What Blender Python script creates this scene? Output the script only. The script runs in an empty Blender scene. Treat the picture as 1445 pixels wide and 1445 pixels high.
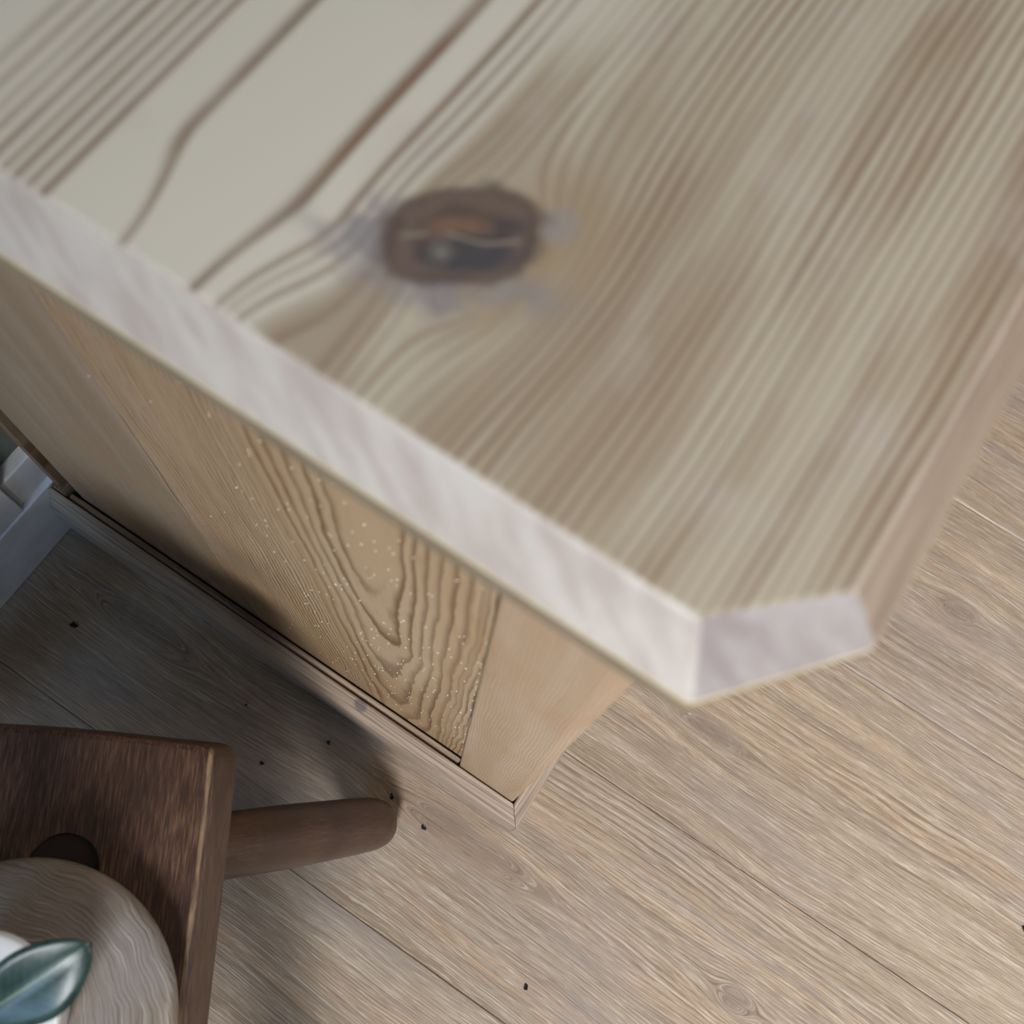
import bpy, bmesh, math, random
from mathutils import Vector, Matrix

# ------------------------------------------------------------------ camera
scene = bpy.context.scene
COL = scene.collection
F_PX, SIZE = 1469.08, 1445.0
cam_data = bpy.data.cameras.new('camera')
cam_data.sensor_fit = 'HORIZONTAL'
cam_data.sensor_width = 36.0
cam_data.lens = 36.0 * F_PX / SIZE
cam_data.clip_start = 0.01
cam_data.dof.use_dof = True
cam_data.dof.focus_distance = 0.665
cam_data.dof.aperture_fstop = cam_data.lens / 3.4
cam = bpy.data.objects.new('camera', cam_data)
COL.objects.link(cam)
R = ((0.83788606, 0.54850361, 0.07175675),
     (0.53914837, -0.7803271, -0.32808046),
     (-0.12395958, 0.31358158, -0.94192048))
# columns of the camera matrix: right, up, backwards in the world
cam.matrix_world = Matrix(((R[0][0], -R[1][0], -R[2][0], 0.0),
                           (R[0][1], -R[1][1], -R[2][1], 0.0),
                           (R[0][2], -R[1][2], -R[2][2], 0.85),
                           (0, 0, 0, 1)))
scene.camera = cam
scene.view_settings.view_transform = 'Standard'
scene.view_settings.look = 'None'
scene.view_settings.gamma = 1.0
scene.view_settings.use_curve_mapping = False
scene.view_settings.exposure = 0.2

# ------------------------------------------------------------------ light
world = bpy.data.worlds.new('room_light')
world.use_nodes = True
world.node_tree.nodes['Background'].inputs['Color'].default_value = (0.93, 0.96, 1.0, 1)
world.node_tree.nodes['Background'].inputs['Strength'].default_value = 0.095
scene.world = world


def daylight(name, loc, target, w, h, power, color, spread=180.0):
    d = bpy.data.lights.new(name, 'AREA')
    d.shape = 'RECTANGLE'
    d.size, d.size_y = w, h
    d.energy = power
    d.color = color
    d.spread = math.radians(spread)
    o = bpy.data.objects.new(name, d)
    COL.objects.link(o)
    o.location = loc
    o.rotation_euler = (Vector(loc) - Vector(target)).to_track_quat('Z', 'Y').to_euler()


# a window beyond the stool, and a wide one on the open side of the room past the cupboard front
daylight('window_near', (0.53, -1.14, 1.52), (0.52, 0.35, 0.1), 0.42, 0.50, 9.4, (0.96, 0.975, 1.0), 66.0)
daylight('window_low', (0.00, -2.00, 1.30), (-0.25, -0.20, 0.3), 0.6, 0.7, 1.1, (0.36, 0.62, 1.0), 50.0)
daylight('window_far', (2.60, 1.60, 1.90), (0.20, 0.10, 0.1), 1.5, 1.4, 40.0, (1.0, 0.98, 0.95))


# ------------------------------------------------------------------ shader helper
def lin(c):
    return c / 12.92 if c <= 0.04045 else ((c + 0.055) / 1.055) ** 2.4


def rgb(r, g, b, k=1.0):
    return (lin(r / 255) * k, lin(g / 255) * k, lin(b / 255) * k, 1.0)


class S:
    """A shader socket with arithmetic: every operation adds a Math node."""
    def __init__(self, g, sock):
        self.g, self.k = g, sock

    def _m(self, op, *a):
        n = self.g.nt.nodes.new('ShaderNodeMath')
        n.operation = op
        for i, v in enumerate((self,) + a):
            self.g.put(n.inputs[i], v)
        return S(self.g, n.outputs[0])

    def __add__(self, o): return self._m('ADD', o)
    __radd__ = __add__
    def __sub__(self, o): return self._m('SUBTRACT', o)
    def __rsub__(self, o): return (self * -1.0) + o
    def __mul__(self, o): return self._m('MULTIPLY', o)
    __rmul__ = __mul__
    def __truediv__(self, o): return self._m('DIVIDE', o)
    def __pow__(self, o): return self._m('POWER', o)
    def abs(self): return self._m('ABSOLUTE')
    def sqrt(self): return self._m('SQRT')
    def fract(self): return self._m('FRACT')
    def exp(self): return self._m('EXPONENT')
    def max(self, o): return self._m('MAXIMUM', o)
    def min(self, o): return self._m('MINIMUM', o)
    def sin(self): return self._m('SINE')

    def step(self, a, b, lo=0.0, hi=1.0):
        n = self.g.nt.nodes.new('ShaderNodeMapRange')
        n.interpolation_type = 'SMOOTHSTEP'
        self.g.put(n.inputs[0], self)
        for i, v in ((1, a), (2, b), (3, lo), (4, hi)):
            n.inputs[i].default_value = v
        return S(self.g, n.outputs[0])


class Graph:
    def __init__(self, name, rough=0.5, spec=0.3):
        self.m = bpy.data.materials.new(name)
        self.m.use_nodes = True
        self.nt = self.m.node_tree
        self.bsdf = self.nt.nodes['Principled BSDF']
        self.bsdf.inputs['Roughness'].default_value = rough
        self.bsdf.inputs['Specular IOR Level'].default_value = spec

    def put(self, inp, v):
        if isinstance(v, S):
            self.nt.links.new(v.k, inp)
        else:
            inp.default_value = v

    def coords(self, off=(0, 0, 0), k=1000.0):
        """object coordinates, shifted to the place where the piece was drawn, in mm"""
        tc = self.nt.nodes.new('ShaderNodeTexCoord')
        sp = self.nt.nodes.new('ShaderNodeSeparateXYZ')
        self.nt.links.new(tc.outputs['Object'], sp.inputs[0])
        return [(S(self, sp.outputs[i]) + off[i]) * k for i in range(3)]

    def rand(self):
        n = self.nt.nodes.new('ShaderNodeObjectInfo')
        return S(self, n.outputs['Random'])

    def vec(self, x, y, z):
        n = self.nt.nodes.new('ShaderNodeCombineXYZ')
        for i, v in enumerate((x, y, z)):
            self.put(n.inputs[i], v)
        return S(self, n.outputs[0])

    def noise(self, x, y=0.0, z=0.0, detail=2.0, rough=0.5):
        n = self.nt.nodes.new('ShaderNodeTexNoise')
        self.put(n.inputs['Vector'], self.vec(x, y, z))
        n.inputs['Scale'].default_value = 1.0
        n.inputs['Detail'].default_value = detail
        n.inputs['Roughness'].default_value = rough
        return S(self, n.outputs['Fac'])

    def mix(self, f, a, b):
        n = self.nt.nodes.new('ShaderNodeMix')
        n.data_type = 'RGBA'
        self.put(n.inputs['Factor'], f)
        self.put(n.inputs['A'], a)
        self.put(n.inputs['B'], b)
        return S(self, n.outputs['Result'])

    def ramp(self, f, stops, interp='LINEAR'):
        n = self.nt.nodes.new('ShaderNodeValToRGB')
        cr = n.color_ramp
        cr.interpolation = interp
        while len(cr.elements) < len(stops):
            cr.elements.new(0.5)
        for e, (p, c) in zip(cr.elements, stops):
            e.position = p
            e.color = c if isinstance(c, tuple) else (c, c, c, 1)
        self.put(n.inputs[0], f)
        return S(self, n.outputs[0])

    def ring(self, s, period, jitter, seed):
        """uneven annual rings: pale early wood growing to a dark late wood line; 0..1"""
        ph = s * (1.0 / period) + self.noise(s * (0.22 / period), seed, 0.0, 1.0) * jitter
        fr = ph.fract()
        return fr.step(0.35, 0.88) * fr.step(1.0, 0.9)

    def finish(self, col, height=None, bump=0.2, dist=0.001, rough=None):
        self.put(self.bsdf.inputs['Base Color'], col)
        if rough is not None:
            self.put(self.bsdf.inputs['Roughness'], rough)
        if height is not None:
            b = self.nt.nodes.new('ShaderNodeBump')
            b.inputs['Strength'].default_value = bump
            b.inputs['Distance'].default_value = dist
            self.put(b.inputs['Height'], height)
            self.nt.links.new(b.outputs[0], self.bsdf.inputs['Normal'])
        return self.m


def plain(name, c, rough=0.5, spec=0.3):
    g = Graph(name, rough, spec)
    x, y, z = g.coords()
    n = g.noise(x * 0.05, y * 0.05, z * 0.05, 4.0)
    return g.finish(g.mix(n.step(0.3, 0.7), tuple(v * 0.86 for v in c[:3]) + (1,), c))


CB = (-0.19, 0.45, 0.0)          # cupboard root
STOOL = (-0.15, -0.12, 0.0)


# --- pine top: face grain along Y, one knot, a pale flame on the left
def mat_top():
    g = Graph('pine_face_grain', 0.46, 0.3)
    x, y, z = g.coords(CB)
    wob = (g.noise(x * 0.025, y * 0.008, 3.0, 1.0) - 0.5) * 6.0 + (g.noise(x * 0.2, y * 0.05, 8.0, 2.0) - 0.5) * 0.8
    X = x + wob * x.step(-95.0, -60.0, 0.22, 1.0)
    # flame narrowing towards the edge
    d = X + 112.0
    win = d.step(42.0, 11.0) * d.step(-25.0, -15.0)
    s0 = X + d * 0.70 * y.step(98.0, 62.0) * win
    # grain flows round the knot
    dx, dy = X + 66.0, y - 107.0
    a2 = dx.step(-4.0, 4.0, 60.0, 190.0)
    r2 = (dx * dx + dy * dy * 0.55).max(90.0)
    s = s0 - dx * a2 / r2
    # knot shape, tilted ellipse
    kx, ky = x + 66.5, y - 107.0
    u = (kx * 0.80 + ky * 0.60)
    v = (ky * 0.80 - kx * 0.60)
    kn = (g.noise(x * 0.12, y * 0.12, 1.0, 3.0) - 0.5)
    e = ((u * u) / 325.0 + (v * v) / (v.step(-2.0, 2.0, 125.0, 180.0))).sqrt() + kn * 0.34 - (u * v).step(10.0, 130.0, 0.0, 0.12)
    # left: individually placed late wood lines, right: even fine rings
    lines = [(-172, .5, 1.4), (-167.5, .6, 1.3), (-163.5, .5, 1.1), (-160, .65, 1.1), (-156, .75, 1.2), (-152.3, .65, 1.0), (-149, .8, 1.1), (-145.4, .7, 1.1),
             (-141.6, .85, 1.2), (-128, 1.0, 1.7), (-97.5, 1.0, 1.9), (-87.5, .85, 1.2), (-84, .6, .9), (-80.5, .7, 1.0)]
    acc = None
    for p, a, w in lines:
        t = s - p
        # sharp on one side, fading on the other, as late wood does
        f = t.step(-w * 2.3, -w * 0.2) * t.step(w * 1.0, w * 0.1) * a
        acc = f if acc is None else acc.max(f)
    right = s.step(-79.5, -76.0)
    fine = g.ring(s + 300.0, 3.0, 2.0, 5.0)
    amp = g.noise(s * 0.07, y * 0.004, 4.0, 2.0).step(0.34, 0.6, 0.4, 1.0)
    late = acc * s.step(-77.0, -79.5) + fine * amp * right
    late = late * g.noise(x * 0.05, y * 0.02, 11.0, 2.0).step(0.25, 0.6, 0.6, 1.0)
    pale = g.mix(x.step(-95.0, -45.0), rgb(200, 193, 178), rgb(176, 165, 144))
    broad = g.noise(s * 0.05, y * 0.006, 7.0, 3.0)
    pale = g.mix(broad.step(0.44, 0.62) * right * 0.75, pale, rgb(146, 127, 104))
    blot = g.noise(x * 0.03, y * 0.03, 17.0, 3.0)
    pale = g.mix(blot.step(0.55, 0.75) * 0.5, pale, rgb(182, 170, 162))
    latec = g.mix(g.noise(x * 0.03, y * 0.012, 21.0, 2.0).step(0.35, 0.65), rgb(122, 96, 74), rgb(126, 104, 88))
    col = g.mix(late * 0.96, pale, latec)
    # warm halo and bluish stain round the knot
    col = g.mix(e.step(2.4, 1.0) * dx.step(-6.0, 12.0) * 0.5, col, rgb(150, 128, 98))
    stain = e.step(2.3, 1.3) * (g.noise(x * 0.08, y * 0.08, 5.0, 3.0)).step(0.4, 0.62) * (u * -0.55 - v * 0.85).step(-4.0, 6.0)
    col = g.mix(stain * 0.8, col, rgb(130, 124, 126))
    st2 = ((x + 52.0) ** 2.0 / 20.0 + (y - 122.0) ** 2.0 / 25.0).sqrt()
    col = g.mix(st2.step(1.3, 0.6) * 0.5, col, rgb(140, 136, 140))
    # the knot itself: dark ring, rust middle above the check, slate below
    ring = (e * 11.0 + kn * 7.0).sin() * 0.5 + 0.5
    kc = g.mix(ring * 0.7, rgb(90, 76, 69), rgb(112, 96, 86))
    rust = ((u + 1.0) ** 2.0 / 60.0 + (v - 3.4) ** 2.0 / 8.0).sqrt() + kn * 0.5
    kc = g.mix(rust.step(1.2, 0.4) * 0.65, kc, rgb(128, 98, 78))
    slate = ((u - 1.0) ** 2.0 / 120.0 + (v + 3.8) ** 2.0 / 19.0).sqrt() + kn * 0.6
    kc = g.mix(slate.step(1.3, 0.6) * 0.85, kc, rgb(70, 68, 72))
    slate2 = ((u - 10.5) ** 2.0 / 12.0 + (v - 3.0) ** 2.0 / 5.0).sqrt() + kn * 0.6
    kc = g.mix(slate2.step(1.3, 0.6) * 0.7, kc, rgb(72, 68, 70))
    eye = ((u + 4.6) ** 2.0 + (v + 3.0) ** 2.0).sqrt() + kn * 1.5
    kc = g.mix(eye.step(3.6, 1.4) * 0.6, kc, rgb(116, 108, 100))
    kc = g.mix(eye.step(0.9, 0.2) * 0.7, kc, rgb(150, 146, 140))
    # pale check crossing the knot from the left, sinking towards the right
    ck = v - 0.4 + (u * 0.38).sin() * 0.7 + u * 0.14 + kn * 1.2
    kc = g.mix(ck.abs().step(0.8, 0.3) * u.step(13.0, 11.0) * u.step(-14.0, -12.0) * (1.0 - u.step(-8.0, -6.0) * u.step(-2.0, -4.0)) * 0.75, kc, rgb(138, 126, 112))
    kc = g.mix((ck - 1.1).abs().step(0.8, 0.2) * u.step(12.0, 9.0) * u.step(-3.0, 0.0) * 0.7, kc, rgb(52, 44, 44))
    col = g.mix(e.step(1.10, 0.86), col, kc)
    return g.finish(col, late * -1.0, 0.12, 0.0006)


def mat_edge(name, base, dark, along, rough=0.38):
    """planed edges of the top; along = index of the axis the streaks run along"""
    g = Graph(name, rough, 0.4)
    c = g.coords(CB)
    f = [0.22, 0.22, 0.22]
    f[along] = 0.04
    if along == 2:                              # rings leave the face at a slant
        c = [c[0] + c[2] * 0.9, c[1], c[2]]
    n = g.noise(c[0] * f[0] * 0.6, c[1] * f[1] * 0.6, c[2] * f[2], 3.0)
    m = g.noise(c[0] * f[0] * 5.0, c[1] * f[1] * 5.0, c[2] * f[2] * 5.0, 2.0)
    col = g.mix(n.step(0.35, 0.68), base, dark)
    col = g.mix(m.step(0.45, 0.75) * 0.45, col, dark)
    return g.finish(col, m, 0.05, 0.0005)


# --- side of the cupboard: face grain along Z with a flame near the front
def mat_side(name, flame=True, shift=0.0, base=(164, 137, 105), dark=(98, 70, 46)):
    g = Graph(name, 0.5, 0.25)
    x, y, z = g.coords(CB)
    if flame:
        wob = (g.noise(x * 0.03, z * 0.010, 2.0, 3.0) - 0.5)
        dx = x + 82.0 + (z - 400.0) * 0.04 * x.step(-90.0, -130.0)
        h = (800.0 - z) * 0.05
        r = (dx * dx + h * h).sqrt() + wob * 9.0 + (g.noise(x * 0.3, z * 0.06, 9.0, 2.0) - 0.5) * 1.6
        per = g.ring(r + dx * 0.12, 5.6, 1.6, 3.0)
        fine = g.ring(r * 1.0 + 50.0, 3.1, 1.4, 6.0)
        near = r.step(40.0, 56.0)
        inner = r.step(17.0, 21.0)
        late = (per * r.step(60.0, 40.0)).max(fine * near) * inner
    else:
        r = x + z * 0.012 + shift + (g.noise(x * 0.04, z * 0.010, 2.0, 3.0) - 0.5) * 6.0 + (g.noise(x * 0.2, z * 0.05, 9.0, 2.0) - 0.5) * 1.2
        late = g.ring(r, 1.7 if shift == 0.0 else 2.9, 1.2, 6.0) * (0.5 if shift == 0.0 else 1.0)
    amp = g.noise(r * 0.05, z * 0.004, 4.0, 2.0).step(0.3, 0.6, 0.55, 1.0)
    broad = g.noise(r * 0.06, z * 0.004, 14.0, 3.0).step(0.4, 0.65)
    b = rgb(*base)
    col = g.mix(broad * 0.55, b, rgb(base[0] + 14, base[1] + 16, base[2] + 20))
    col = g.mix(g.noise(x * 0.02, z * 0.012, 31.0, 3.0).step(0.5, 0.75) * 0.35, col, rgb(160, 124, 90))
    col = g.mix(late * amp * 0.85, col, rgb(*dark))
    pores = g.noise(x * 1.1, z * 0.03, 5.0, 2.0).step(0.55, 0.75)
    col = g.mix(pores * 0.22, col, rgb(*dark))
    return g.finish(col, late, 0.25, 0.0008)


def mat_moulding(name, along, base=(174, 156, 138), dark=(128, 108, 94)):
    g = Graph(name, 0.45, 0.35)
    c = g.coords(CB)
    f = [0.35, 0.35, 0.35]
    f[along] = 0.012
    n = g.noise(c[0] * f[0], c[1] * f[1], c[2] * f[2], 4.0)
    col = g.mix(n.step(0.4, 0.7), rgb(*base), rgb(*dark))
    k = ((c[0] + 112.0) ** 2.0 / 40.0 + (c[1] - 68.0) ** 2.0 / 16.0).sqrt()
    col = g.mix(k.step(1.1, 0.6) * 0.7, col, rgb(96, 88, 92))
    return g.finish(col, n, 0.1, 0.0006)


# --- laminate floor: grain along X
def mat_floor():
    g = Graph('oak_laminate', 0.38, 0.4)
    x, y, z = g.coords()                       # plank local
    rnd = g.rand() * 37.0
    geo = g.nt.nodes.new('ShaderNodeNewGeometry')
    sp = g.nt.nodes.new('ShaderNodeSeparateXYZ')
    x0 = x + rnd * 90.0
    wob = (g.noise(x0 * 0.0030, y * 0.010, rnd, 2.0) - 0.5) * 34.0 + (g.noise(x0 * 0.016, y * 0.04, rnd + 3.0, 2.0) - 0.5) * 3.6
    s = y + wob
    # knots seen in the boards
    info = g.nt.nodes.new('ShaderNodeTexCoord')
    wx, wy = x, y
    oi = g.nt.nodes.new('ShaderNodeObjectInfo')
    g.nt.links.new(oi.outputs['Location'], sp.inputs[0])
    wx = x + S(g, sp.outputs[0]) * 1000.0
    wy = y + S(g, sp.outputs[1]) * 1000.0
    kall = None
    rings = None
    for kx, ky, kr, ln in ((258, 425.6, 6.5, 2.0), (241.3, 51.2, 6.0, 1.8), (-300.3, 28.1, 9.0, 4.5), (128.0, 216.0, 5.0, 5.0), (8.0, 34.0, 9.0, 6.0)):
        dx = (wx - kx) * (1.0 / ln)
        dy = wy - ky
        r2 = dx * dx + dy * dy
        s = s - dy * (kr * kr * 1.5) / r2.max(kr * kr * 0.7)
        e = (r2 * (1.0 / (kr * kr))).sqrt()
        k = e.step(2.2, 0.3)
        kall = k if kall is None else kall.max(k)
    lateA = g.ring(s + 500.0, 6.5, 1.6, 2.0)
    lateB = g.ring(s + 500.0, 2.3, 1.5, 7.0)
    sel = g.noise(s * 0.02, x0 * 0.001, rnd + 9.0, 2.0)
    late = lateA * sel.step(0.5, 0.62) * 0.8 + lateB * 0.65 * sel.step(0.62, 0.45, 0.35, 1.0)
    broad = g.noise(s * 0.035, x0 * 0.0016, rnd + 5.0, 3.0)
    col = g.ramp(broad, [(0.28, rgb(138, 119, 98)), (0.42, rgb(158, 140, 120)), (0.52, rgb(145, 128, 110)), (0.62, rgb(166, 143, 119)), (0.74, rgb(142, 126, 113))])
    streak = g.noise(s * 0.9, x0 * 0.008, rnd + 1.0, 3.0, 0.6)
    col = g.mix(streak.step(0.54, 0.70) * 0.6, col, rgb(190, 179, 160))
    col = g.mix(streak.step(0.46, 0.30) * 0.6, col, rgb(104, 88, 72))
    col = g.mix(late * 0.6, col, rgb(100, 82, 64))
    pore = g.noise(s * 2.2, x0 * 0.05, rnd + 2.0, 2.0)
    col = g.mix(pore.step(0.56, 0.66) * 0.7, col, rgb(104, 90, 78))
    col = g.mix(pore.step(0.41, 0.32) * 0.6, col, rgb(196, 187, 172))
    col = g.mix(g.noise(x0 * 0.006, y * 0.012, rnd + 6.0, 2.0).step(0.5, 0.72) * 0.35, col, rgb(134, 126, 124))
    col = g.mix(kall * 0.42, col, rgb(96, 84, 76))
    return g.finish(col, pore * -1.0 + streak, 0.22, 0.0005)


# --- dark stool wood, grain along the stool's long edge (local Y of the seat)
def mat_stool(name, axis, dark=(42, 30, 25), mid=(74, 51, 41), pale=(118, 92, 70), rough=0.42):
    g = Graph(name, rough, 0.4)
    c = g.coords()
    f = [1.1, 1.1, 1.1]
    f[axis] = 0.06
    n = g.noise(c[0] * f[0], c[1] * f[1], c[2] * f[2], 5.0, 0.65)
    b = g.noise(c[0] * 0.03, c[1] * 0.012, c[2] * 0.03, 3.0)
    fine = g.noise(c[0] * f[0] * 2.4, c[1] * f[1] * 2.4, c[2] * f[2] * 2.4, 2.0)
    col = g.ramp(n, [(0.32, rgb(*dark)), (0.5, rgb(*mid)), (0.72, rgb(*pale))])
    col = g.mix(b.step(0.45, 0.65) * 0.6, col, rgb(*dark))
    col = g.mix(fine.step(0.55, 0.72) * 0.5, col, rgb(30, 22, 20))
    return g, col, fine, c


def mat_seat():
    g, col, fine, c = mat_stool('stool_seat_wood', 1)
    # arris worn back to bare wood along the long edge
    n = g.noise(c[0] * 0.2, c[1] * 0.04, 3.0, 3.0)
    w = (c[0] + 2.6 + (n - 0.5) * 3.0).abs()
    col = g.mix(w.step(1.5, 0.4) * c[2].step(295.0, 299.0) * n.step(0.3, 0.55, 0.15, 0.8), col, rgb(148, 124, 94))
    return g.finish(col, fine * -1.0, 0.3, 0.0006)


def mat_leg():
    g, col, fine, c = mat_stool('stool_leg_wood', 2, (52, 37, 31), (72, 51, 41), (88, 66, 52), 0.36)
    return g.finish(col, fine * -1.0, 0.2, 0.0005)


# --- grey oak disc
def mat_disc():
    g = Graph('grey_brushed_oak', 0.28, 0.5)
    x, y, z = g.coords()
    w1 = (g.noise(x * 0.018, y * 0.018, 2.0, 3.0) - 0.5) * 42.0
    w2 = (g.noise(x * 0.07, y * 0.07, 6.0, 2.0) - 0.5) * 5.0
    r = (x * x + y * y).sqrt()
    s = r * 0.75 + y * 0.30 + x * 0.12 + w1 * 0.55 + w2 * 0.7
    ring = g.ring(s + 200.0, 2.3, 1.8, 4.0) * g.noise(x * 0.05, y * 0.05, 15.0, 2.0).step(0.35, 0.65, 0.2, 1.0)
    fine = g.noise(s * 1.3, x * 0.03, 8.0, 3.0, 0.6)
    col = g.mix(g.noise(x * 0.02, y * 0.02, 12.0, 3.0).step(0.4, 0.65), rgb(128, 116, 104), rgb(132, 126, 122))
    col = g.mix(ring * 0.62, col, rgb(98, 86, 76))
    col = g.mix(fine.step(0.55, 0.72) * 0.5, col, rgb(182, 178, 174))
    col = g.mix(fine.step(0.46, 0.34) * 0.6, col, rgb(98, 86, 78))
    return g.finish(col, ring * -0.6 + fine, 0.45, 0.0007)


def mat_leaf():
    g = Graph('glossy_leaf', 0.36, 0.42)
    x, y, z = g.coords()
    att = g.nt.nodes.new('ShaderNodeUVMap')
    att.uv_map = 'UVMap'
    sp = g.nt.nodes.new('ShaderNodeSeparateXYZ')
    g.nt.links.new(att.outputs[0], sp.inputs[0])
    a = (S(g, sp.outputs[0]) - 0.5).abs()
    t = S(g, sp.outputs[1])
    n = g.noise(x * 0.12, y * 0.12, z * 0.12, 3.0)
    col = g.mix(n.step(0.35, 0.65), rgb(24, 44, 42), rgb(40, 62, 56))
    vein = ((t * 16.0 - a * 7.0).fract() - 0.5).abs()
    col = g.mix(vein.step(0.10, 0.0) * 0.12, col, rgb(96, 130, 108))
    col = g.mix(a.step(0.030, 0.008) * 0.4, col, rgb(128, 150, 122))
    return g.finish(col, n, 0.15, 0.001)


M = dict(
    top=mat_top(),
    end=mat_edge('pine_end_grain', rgb(187, 179, 169), rgb(170, 157, 148), 2),
    clip=mat_edge('pine_shaded_corner', rgb(160, 152, 148), rgb(140, 130, 127), 2),  # end grain made darker: the clipped face's weaker light is in the colour
    front_edge=mat_edge('pine_long_edge', rgb(160, 142, 124), rgb(138, 118, 100), 1),
    arris=plain('sanded_arris', rgb(200, 184, 150), 0.45),
    under=plain('pine_shaded_underside', rgb(136, 120, 98), 0.6),  # browner pine, with the shade of the lip below the arris painted in
    board_a=mat_side('pine_side_flame'),
    board_b=mat_side('pine_side_plain', False, 40.0, (150, 128, 102), (100, 80, 60)),
    post=mat_side('pine_corner_post', False, 0.0, (166, 140, 112), (134, 104, 78)),
    dark_board=mat_side('pine_scribe', False, 20.0, (128, 108, 86), (90, 70, 52)),
    mould_x=mat_moulding('pine_moulding_side', 0),
    mould_y=mat_moulding('pine_moulding_front', 1),
    floor=mat_floor(),
    subfloor=plain('dark_joint', rgb(44, 36, 30), 0.8),
    seat=mat_seat(), leg=mat_leg(),
    disc=mat_disc(), leaf=mat_leaf(),
    tenon=plain('dark_tenon', rgb(42, 30, 26), 0.35, 0.4),
    glaze=plain('white_glaze', rgb(226, 230, 232), 0.18, 0.5),
    soil=plain('potting_soil', rgb(44, 30, 26), 0.9, 0.1),
    stem=plain('green_stem', rgb(74, 92, 58), 0.4),
    paint=plain('white_gloss_paint', rgb(226, 230, 234), 0.35, 0.4),
    wall=plain('grey_wall_paint', rgb(120, 126, 120), 0.8, 0.1),
    crumb=plain('dark_crumb', rgb(34, 32, 40), 0.7, 0.1),
    dust=plain('pale_sawdust', rgb(222, 210, 186), 0.8, 0.1),
    brass=plain('aged_brass', rgb(150, 116, 62), 0.3, 0.5),
)
M['brass'].node_tree.nodes['Principled BSDF'].inputs['Metallic'].default_value = 1.0


# ------------------------------------------------------------------ mesh helpers
def empty(name, loc, label, cat, group=None):
    o = bpy.data.objects.new(name, None)
    o.empty_display_size = 0.02
    o.location = loc
    COL.objects.link(o)
    o['label'] = label
    o['category'] = cat
    if group:
        o['group'] = group
    return o


def link(name, bm, mats, parent=None, loc=None, smooth=False, bevel=0.0, seg=2):
    """ONE mesh object from a bmesh drawn in world space"""
    org = Vector(parent.matrix_basis.translation if parent else (loc or (0, 0, 0)))
    if parent and parent.parent:
        org = org + Vector(parent.parent.matrix_basis.translation)
    bmesh.ops.recalc_face_normals(bm, faces=bm.faces)
    bmesh.ops.translate(bm, verts=bm.verts, vec=-org)
    me = bpy.data.meshes.new(name)
    bm.to_mesh(me)
    bm.free()
    for m in (mats if isinstance(mats, list) else [mats]):
        me.materials.append(m)
    for p in me.polygons:
        p.use_smooth = smooth
    o = bpy.data.objects.new(name, me)
    COL.objects.link(o)
    if parent:
        o.parent = parent
    else:
        o.location = org
    if bevel:
        b = o.modifiers.new('edge', 'BEVEL')
        b.width, b.segments = bevel, seg
        b.limit_method = 'ANGLE'
        b.angle_limit = math.radians(25)
    return o


def box(x0, x1, y0, y1, z0, z1, bm=None):
    bm = bm or bmesh.new()
    v = [bm.verts.new((x, y, z)) for z in (z0, z1) for x, y in ((x0, y0), (x1, y0), (x1, y1), (x0, y1))]
    for f in ((0, 1, 2, 3), (4, 5, 6, 7), (0, 1, 5, 4), (1, 2, 6, 5), (2, 3, 7, 6), (3, 0, 4, 7)):
        bm.faces.new([v[i] for i in f])
    return bm


def loft(rings, cap=True, mat_of=None):
    """join closed rings of points into a solid"""
    bm = bmesh.new()
    vs = [[bm.verts.new(p) for p in r] for r in rings]
    n = len(rings[0])
    for j in range(len(vs) - 1):
        for i in range(n):
            f = bm.faces.new((vs[j][i], vs[j][(i + 1) % n], vs[j + 1][(i + 1) % n], vs[j + 1][i]))
            if mat_of:
                f.material_index = mat_of(j, i)
    if cap:
        a, b = bm.faces.new(vs[0]), bm.faces.new(vs[-1])
        if mat_of:
            a.material_index, b.material_index = mat_of(-1, 0), mat_of(len(vs) - 1, 0)
    return bm


def lathe(profile, c, n=64):
    """profile: (radius, z) pairs, closed on the axis at both ends"""
    bm = bmesh.new()
    rows = []
    for r, z in profile:
        if r <= 1e-6:
            rows.append([bm.verts.new((c[0], c[1], z))])
        else:
            rows.append([bm.verts.new((c[0] + r * math.cos(2 * math.pi * i / n), c[1] + r * math.sin(2 * math.pi * i / n), z)) for i in range(n)])
    for a, b in zip(rows, rows[1:]):
        for i in range(n):
            j = (i + 1) % n
            if len(a) == 1 and len(b) > 1:
                bm.faces.new((a[0], b[i], b[j]))
            elif len(b) == 1 and len(a) > 1:
                bm.faces.new((a[i], a[j], b[0]))
            elif len(a) > 1:
                bm.faces.new((a[i], a[j], b[j], b[i]))
    return bm


def tube(pts, n=24):
    """pts: (point, radius) along a line; rounded end comes from the radii"""
    P = [Vector(p) for p, _ in pts]
    ax = (P[-1] - P[0]).normalized()
    u = ax.orthogonal().normalized()
    w = ax.cross(u)
    return loft([[p + (u * math.cos(2 * math.pi * i / n) + w * math.sin(2 * math.pi * i / n)) * r for i in range(n)]
                 for p, (_, r) in zip(P, pts)])


# ------------------------------------------------------------------ setting
floor = link('floor', box(-0.445, 2.2, -1.9, 2.2, -0.03, -0.0085), M['subfloor'])
floor['kind'] = 'structure'
floor['label'] = 'greige oak laminate floor of long planks'
PW, GAP = 0.1918, 0.0004
random.seed(4)
plank_mesh = {}


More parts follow.
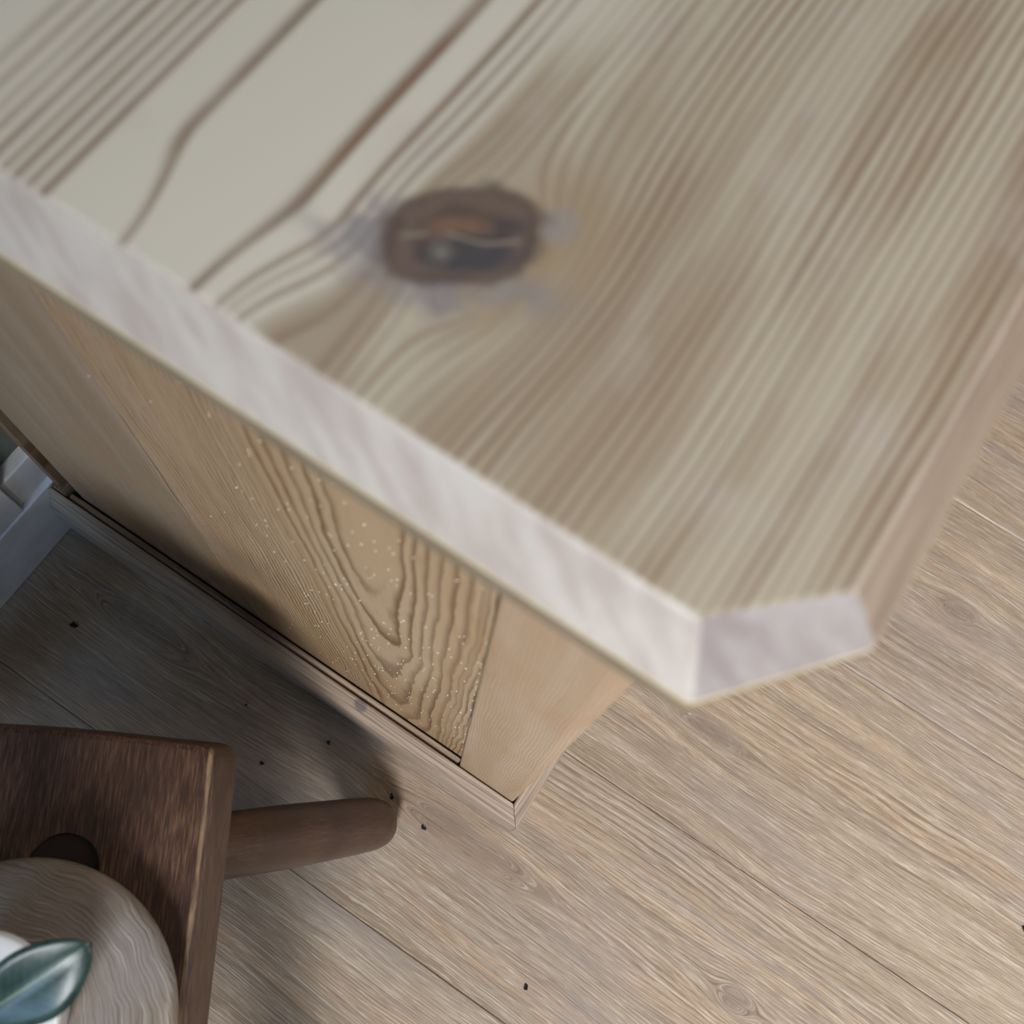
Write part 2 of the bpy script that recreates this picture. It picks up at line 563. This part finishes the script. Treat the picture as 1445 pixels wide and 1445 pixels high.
def plank(x0, x1, y0):
    key = round(x1 - x0, 4)
    cx, cy = (x0 + x1) / 2, y0 + PW / 2
    if key not in plank_mesh:
        o = link('plank', box(x0 + GAP / 2, x1 - GAP / 2, y0 + GAP / 2, y0 + PW - GAP / 2, -0.0085, 0.0), M['floor'], loc=(cx, cy, 0), bevel=0.0007, seg=1)
        o.parent = floor
        plank_mesh[key] = o
    else:
        o = plank_mesh[key].copy()
        COL.objects.link(o)
        o.location = (cx, cy, 0)


first_end = [0.62, 0.95, 0.75, 1.05, 0.70]
for row in range(-9, 11):
    y = -0.0565 + row * PW
    xe = first_end[row % 5]
    plank(-0.425, xe, y)
    plank(xe, 2.2, y)

wall = link('wall_back', box(-0.445, -0.425, -1.9, 2.2, 0.0, 2.4), M['wall'])
wall['kind'] = 'structure'
wall['label'] = 'grey wall in shadow behind the pine cupboard'
bb = link('baseboard_back', box(-0.425, -0.4075, -0.42, 2.2, 0.0005, 0.077), M['paint'], bevel=0.0012)
bb['kind'] = 'structure'
bb['label'] = 'white painted skirting board at the foot of the back wall'
cap = link('cap_board', box(-0.425, -0.4130, 0.0465, 2.2, 0.0772, 0.118), M['paint'], bevel=0.0012)
cap.parent = bb
cas = link('trim_1', box(-0.425, -0.4090, -0.05, 0.0459, 0.0775, 2.05), M['paint'], bevel=0.0015)
cas['kind'] = 'structure'
cas['label'] = 'white painted upright casing standing on the skirting board'

# ------------------------------------------------------------------ cupboard
cup = empty('cupboard', CB, 'pale pine cupboard with a dark knot, sloping edges and a clipped corner on top', 'cupboard')
ZT, ZL, ZB = 0.662, 0.640, 0.6290
XW, YF = -0.424, 0.93
up = [(XW, 0.0642), (0.0162, 0.0642), (0.0392, 0.0862), (0.0384, YF - .0232), (0.0162, YF - .0085), (XW, YF - .0085)]
lo = [(XW, 0.0553), (0.0251, 0.0553), (0.0520, 0.0875), (0.0528, YF - .026), (0.0251, YF), (XW, YF)]
un = [(XW, 0.0553), (0.0250, 0.0553), (0.0515, 0.0877), (0.0520, YF - .026), (0.0250, YF), (XW, YF)]


def top_mat(j, i):
    if j < 0:
        return 0
    if j == 1:
        return 5
    if j >= 2:
        return 4
    return {0: 1, 1: 2, 2: 3, 3: 2, 4: 1, 5: 4}[i]


def between(k):
    return [tuple(Vector((a[0], a[1], ZT)).lerp(Vector((b[0], b[1], ZL)), k)) for a, b in zip(up, lo)]


mid = between(0.965)
bm = loft([[(x, y, ZT) for x, y in up], mid, [(x, y, ZL - 0.0006) for x, y in lo], [(x, y, ZB) for x, y in un]], True, top_mat)
link('top', bm, [M['top'], M['end'], M['clip'], M['front_edge'], M['under'], M['arris']], cup, bevel=0.0016, seg=3)

# side: two boards, corner post proud of them
ZS, Z0 = 0.62895, 0.004
link('side_board', box(-0.3835, -0.2146, 0.0785, 0.0985, Z0, ZS), M['board_b'], cup, bevel=0.0003, seg=1)
link('side_board', box(-0.2143, -0.0282, 0.0785, 0.0985, Z0, ZS), M['board_a'], cup, bevel=0.0010, seg=2)
def post_ring(z, c):
    return [(-0.0272, 0.0735, z), (-0.0262, 0.0722, z), (0.0200 - c, 0.0722, z), (0.0200, 0.0722 + c, z), (0.0200, 0.1150, z), (-0.0272, 0.1150, z)]


# the chamfer of the post runs out towards the foot

link('corner_post', loft([post_ring(Z0, 0.001), post_ring(0.075, 0.001), post_ring(ZS, 0.0095)]), M['post'], cup, bevel=0.0008)
# back scribe strip beyond a dark gap
link('scribe_strip', box(-0.4066, -0.3965, 0.0750, 0.0960, 0.081, ZS), M['dark_board'], cup, bevel=0.0008)
link('inner_back', box(-0.4066, -0.3985, 0.0965, 0.90, 0.02, ZS), M['dark_board'], cup)
# far end and front so that the cupboard stays solid from other viewpoints
link('side_board', box(-0.3840, -0.0282, 0.885, 0.905, Z0, ZS), M['board_b'], cup)
link('corner_post', box(-0.0272, 0.0200, 0.868, 0.911, Z0, ZS), M['post'], cup, bevel=0.003)
link('front_rail', box(-0.002, 0.0180, 0.1152, 0.8678, 0.585, ZS), M['mould_y'], cup, bevel=0.001)
link('front_rail', box(-0.002, 0.0180, 0.1152, 0.8678, Z0, 0.11), M['mould_y'], cup, bevel=0.001)
for a, b, kx in ((0.1165, 0.4905, 0.465), (0.4925, 0.8665, 0.518)):
    d = link('door', box(0.000, 0.0185, a, b, 0.1115, 0.5835), M['post'], cup, bevel=0.0015)
    kb = lathe([(0.0, 0.0), (0.006, 0.0), (0.005, 0.010), (0.013, 0.018), (0.011, 0.025), (0.0, 0.027)], (0, 0), 20)
    bmesh.ops.rotate(kb, verts=kb.verts, cent=(0, 0, 0), matrix=Matrix.Rotation(math.pi / 2, 3, 'Y'))
    bmesh.ops.translate(kb, verts=kb.verts, vec=(0.0185, kx, 0.40))
    link('knob', kb, M['brass'], d, smooth=True)

# plinth: ogee moulding, mitred at the corner
def plinth_profile():
    # (outward distance from the carcass face, z)
    pts = [(0.0, 0.0008), (0.0118, 0.0008), (0.0118, 0.050)]
    for k in range(7):
        t = k / 6
        pts.append((0.0118 - 0.0085 * (0.5 - 0.5 * math.cos(math.pi * t)), 0.050 + 0.022 * t))
    pts += [(0.0030, 0.0745), (0.0, 0.0745)]
    return pts


YS, XS = 0.0714, 0.0208          # carcass faces the moulding is fixed to
pr = plinth_profile()
link('plinth_moulding', loft([[(-0.4070, YS - d, z) for d, z in pr], [(XS + d - 0.0003, YS - d, z) for d, z in pr]]), M['mould_x'], cup, bevel=0.0005, seg=1)
link('plinth_moulding', loft([[(XS + d + 0.0003, YS - d, z) for d, z in pr], [(XS + d, 0.915, z) for d, z in pr]]), M['mould_y'], cup, bevel=0.0005, seg=1)
link('fillet_strip', box(-0.3920, -0.0282, 0.0722, 0.0771, 0.001, 0.0715), M['mould_x'], cup, bevel=0.0012)
link('plinth_backing', box(-0.4060, -0.3930, 0.0720, 0.0960, 0.001, 0.0780), M['dark_board'], cup, bevel=0.001)

# sawdust clinging to the side
random.seed(11)
bm = bmesh.new()
for _ in range(230):
    x = min(-0.03, max(-0.23, random.gauss(-0.09, 0.045)))
    z = random.uniform(0.10, 0.56)
    a, b = random.choice(((.0004, .0003), (.0005, .0004), (.0004, .0009), (.0008, .0004), (.0005, .0005)))
    box(x - a * 0.55, x + a * 0.55, 0.0781, 0.0786, z - b * 0.55, z + b * 0.55, bm)
sd = link('sawdust', bm, M['dust'], loc=(-0.09, 0.078, 0.1))
sd['kind'] = 'stuff'
sd['label'] = 'pale sawdust flecks clinging to the side of the pine cupboard'
sd['category'] = 'sawdust'

# ------------------------------------------------------------------ stool
# local frame of the seat: X = outwards over the long edge, Y = along it, origin at the far right corner
A = Vector((0.524, -0.852, 0)).normalized()      # along the edge, away from the cupboard
Bv = Vector((-A.y, A.x, 0))                      # outwards
PC = Vector((-0.1275, -0.0085, 0))


def sw(b, a, z):
    return PC + Bv * b + A * a + Vector((0, 0, z))


stool = empty('stool', PC, 'low dark brown wooden stool with splayed round legs and worn seat edge', 'stool')
stool.rotation_euler.z = math.atan2(Bv.y, Bv.x)      # local X = Bv, local Y = -A
SL, SWD = 0.330, 0.250


def outline(grow, n=5, rad=0.010):
    g = grow
    pts = []
    cs = [(-rad, rad, -90, 0, g, -g), (-rad, SL - rad, 0, 90, g, g), (-SWD + rad, SL - rad, 90, 180, -g, g), (-SWD + rad, rad, 180, 270, -g, -g)]
    for cx, cy, a0, a1, ox, oy in cs:
        for k in range(n + 1):
            t = math.radians(a0 + (a1 - a0) * k / n)
            pts.append((cx + ox + rad * math.cos(t), cy + oy + rad * math.sin(t)))
    # extra points on the far edge so that it bows gently
    out = pts[:]
    for k in range(1, 12):
        x = -SWD + rad + (SWD - 2 * rad) * k / 12 
        out.append((x, -g - 0.006 * math.sin(math.pi * k / 12)))
    return [(px, -py) for px, py in out]


def local_link(name, bm, mats, parent, **kw):
    """drawn in the stool's own frame"""
    o = link(name, bm, mats, None, loc=(0, 0, 0), **kw)
    o.parent = parent
    return o


lev = [(-0.0035, 0.300), (-0.0008, 0.2990), (0.0006, 0.2970), (0.0046, 0.2660), (0.0030, 0.2640)]
seat = local_link('seat', loft([[(x, y, z) for x, y in outline(g)] for g, z in lev]), M['seat'], stool)
for p in seat.data.polygons:
    p.use_smooth = False
# legs: (tenon position in the seat, foot position)
Minv = Matrix(((Bv.x, Bv.y, 0), (-A.x, -A.y, 0), (0, 0, 1)))
foot0 = Minv @ (Vector((-0.0535, 0.0115, 0.0)) - PC)
ten0 = Minv @ (Vector((-0.1530, -0.0977, 0.300)) - PC)
mx = lambda p: Vector((-SWD - p.x, p.y, p.z))
my = lambda p: Vector((p.x, -SL - p.y, p.z))
pairs = [(ten0, foot0), (my(ten0), my(foot0)), (mx(ten0), mx(foot0)), (mx(my(ten0)), mx(my(foot0)))]
for t, f in pairs:
    ax = (f - t).normalized()
    cut_bm = tube([(t - ax * 0.05, 0.0172), (t + ax * 0.08, 0.0172)], 32)
    cut = link('cutter', cut_bm, M['leg'])
    cut.parent = stool
    md = seat.modifiers.new('hole', 'BOOLEAN')
    md.object = cut
    md.operation = 'DIFFERENCE'
    md.solver = 'EXACT'
    bpy.context.view_layer.update()
    new = bpy.data.meshes.new_from_object(seat.evaluated_get(bpy.context.evaluated_depsgraph_get()))
    seat.modifiers.clear()
    seat.data = new
    bpy.data.objects.remove(cut)
for t, f in pairs:
    ax = (f - t).normalized()
    L0 = (f - t).length
    up_ = t + ax * 0.0045
    horiz = math.sqrt(1 - ax.z ** 2)
    end = f - ax * (0.019 * horiz * 0.55)       # tip touches the floor
    ln = (end - t).length
    prof = [(0.050, 0.0166), (0.056, 0.0172), (0.12, 0.0195), (0.20, 0.0206), (ln - 0.045, 0.0202), (ln - 0.020, 0.0196), (ln - 0.010, 0.0182), (ln - 0.004, 0.0150), (ln, 0.0100)]
    leg = local_link('leg', tube([(Vector((0, 0, -d)), r) for d, r in prof], 32), M['leg'], stool, smooth=True)
    q = Vector((0, 0, -1)).rotation_difference(ax)
    leg.location = t
    leg.rotation_mode = 'QUATERNION'
    leg.rotation_quaternion = q
    for v in leg.data.vertices:                 # flat where it stands on the floor
        p = q @ v.co + t
        if p.z < 0.0003:
            p.z = 0.0003
            v.co = q.inverted() @ (p - t)
    pl = ((t + ax * 0.0045), 0.0166)
    ten = local_link('tenon', tube([pl, (t + ax * 0.0505, 0.0166)], 32), M['tenon'], stool)
    # level top of the tenon, just under the seat
    for v in ten.data.vertices:
        if v.co.z > 0.28:
            k = (0.2972 - v.co.z) / ax.z
            v.co += ax * k

# ------------------------------------------------------------------ oak disc, pot and plant
DC = Vector((-0.1215, -0.1572, 0.3003))
dp = [(0.0, 0.0), (0.060, 0.0), (0.068, 0.003), (0.0722, 0.010), (0.0728, 0.0150), (0.0718, 0.0190), (0.0690, 0.0212), (0.064, 0.0222), (0.050, 0.0228), (0.025, 0.0230), (0.0, 0.0230)]
disc = link('wooden_disc', lathe([(r, z + DC.z) for r, z in dp], DC, 96), M['disc'], loc=DC, smooth=True)
disc['label'] = 'round grey oak board with brushed swirling grain lying on the dark stool'
disc['category'] = 'board'
pz = DC.z + 0.0231
POT = Vector((-0.1245, -0.1505, pz))
plant = empty('potted_plant', POT, 'white glazed pot with glossy dark green leaves standing on the round oak board', 'plant')
pp = [(0.0, 0.0), (0.024, 0.0), (0.0262, 0.0015), (0.031, 0.022), (0.0350, 0.040), (0.0366, 0.0455), (0.0360, 0.0480), (0.0340, 0.0490),
      (0.0290, 0.0490), (0.0245, 0.0478), (0.0232, 0.0450), (0.0226, 0.036), (0.0, 0.036)]
link('pot', lathe([(r, z + pz) for r, z in pp], POT, 64), M['glaze'], plant, smooth=True)
link('soil', lathe([(0.0, pz + 0.0362), (0.0222, pz + 0.0362), (0.0222, pz + 0.040), (0.015, pz + 0.0425), (0.0, pz + 0.043)], POT, 32), M['soil'], plant, smooth=True)
crown = POT + Vector((-0.004, -0.002, 0.083))
link('stem', tube([(POT + Vector((0, 0, 0.040)), 0.0028), (POT + Vector((-0.002, -0.001, 0.065)), 0.0024), (crown, 0.0018)], 12), M['stem'], plant, smooth=True)


def leaf(base, tip, width, lift=0.006, fold=0.28, roll=0.0, n=18, m=8):
    base, tip = Vector(base), Vector(tip)
    ax = tip - base
    side = ax.cross(Vector((0, 0, 1))).normalized()
    nrm = side.cross(ax).normalized()
    rot = Matrix.Rotation(roll, 3, ax)
    side, nrm = rot @ side, rot @ nrm
    bm = bmesh.new()
    uv = bm.loops.layers.uv.new('UVMap')
    grid = []
    for j in range(n + 1):
        t = j / n
        w = width / 2 * math.sin(math.pi * t ** 1.35) ** 0.70 + 0.0006
        c = base + ax * t + nrm * (lift * math.sin(math.pi * t))
        grid.append([(bm.verts.new(c + side * (w * k) + nrm * (abs(k) * w * fold - 0.25 * w * k * k * fold * 2 + 0.0006 * math.sin(9 * t + 2 * k))), (k * .5 + .5, t))
                     for k in [(-1 + 2 * i / m) for i in range(m + 1)]])
    for j in range(n):
        for i in range(m):
            q = (grid[j][i], grid[j][i + 1], grid[j + 1][i + 1], grid[j + 1][i])
            f = bm.faces.new([v for v, _ in q])
            for lp, (_, t) in zip(f.loops, q):
                lp[uv].uv = t
    return bm


tip = Vector((-0.0878, -0.0842, 0.4450))
for (tp, w, lift, fold, roll) in (
        ((tip.x, tip.y, tip.z), 0.0272, 0.004, 0.34, 0.50),
        ((-0.165, -0.105, 0.425), 0.026, 0.006, 0.3, 0.1),
        ((-0.190, -0.160, 0.420), 0.027, 0.006, 0.3, -0.1),
        ((-0.160, -0.210, 0.425), 0.026, 0.006, 0.3, 0.0),
        ((-0.100, -0.215, 0.430), 0.028, 0.006, 0.3, 0.1)):
    base = crown if w != 0.0272 else Vector((-0.1116, -0.1335, 0.4280))
    lf = link('leaf', leaf(base, tp, w, lift, fold, roll), M['leaf'], plant, smooth=True)
    if base is not crown:
        link('leaf_stalk', tube([(crown - Vector((0, 0, 0.004)), 0.0014), (base + (Vector(tp) - base) * 0.06, 0.0010)], 10), M['stem'], plant, smooth=True)
    so = lf.modifiers.new('thickness', 'SOLIDIFY')
    so.thickness = 0.0006

# ------------------------------------------------------------------ crumbs on the floor
random.seed(21)
crumbs = [(-0.1592, -0.0056, 2.6, 'small black crumb on the floor beside the right corner of the stool seat'),
          (-0.1255, 0.0353, 2.4, 'thin black crumb on the floor in the shadow above the stool leg'),
          (-0.3511, -0.0028, 3.8, 'largest black crumb on the floor, near the white skirting board'),
          (-0.0258, 0.0252, 3.2, 'black winged fleck on the floor between stool foot and cupboard corner'),
          (-0.0418, 0.0039, 2.0, 'tiny black crumb on the floor just right of the stool foot'),
          (-0.0600, 0.0300, 2.6, 'black crumb on the floor touching the tip of the stool leg'),
          (-0.1982, 0.0238, 1.6, 'tiny black speck on the floor by the middle of the plinth'),
          (0.1034, -0.0278, 2.6, 'black crumb on the open floor near the bottom edge of the picture'),
          (0.4104, 0.2214, 2.6, 'black crumb on the open floor at the right edge of the picture')]
for x, y, r, lab in crumbs:
    bm = bmesh.new()
    r *= 0.001
    parts = 4
    for k in range(parts):
        c = Vector((x + random.uniform(-.6, .6) * r, y + random.uniform(-.6, .6) * r, 0.0002 + r * 0.22))
        rr = r * random.uniform(0.28, 0.5)
        ret = bmesh.ops.create_icosphere(bm, subdivisions=1, radius=rr)
        st = random.uniform(0.6, 1.5)
        for v in ret['verts']:
            v.co = Vector((v.co.x * st * random.uniform(.8, 1.2), v.co.y / st * random.uniform(.7, 1.3), max(-r * 0.22, v.co.z * 0.6))) + c
    o = link('crumb', bm, M['crumb'], loc=(x, y, 0.0002))
    o['label'] = lab
    o['category'] = 'crumb'
    o['group'] = 'dark crumbs scattered on the laminate floor'
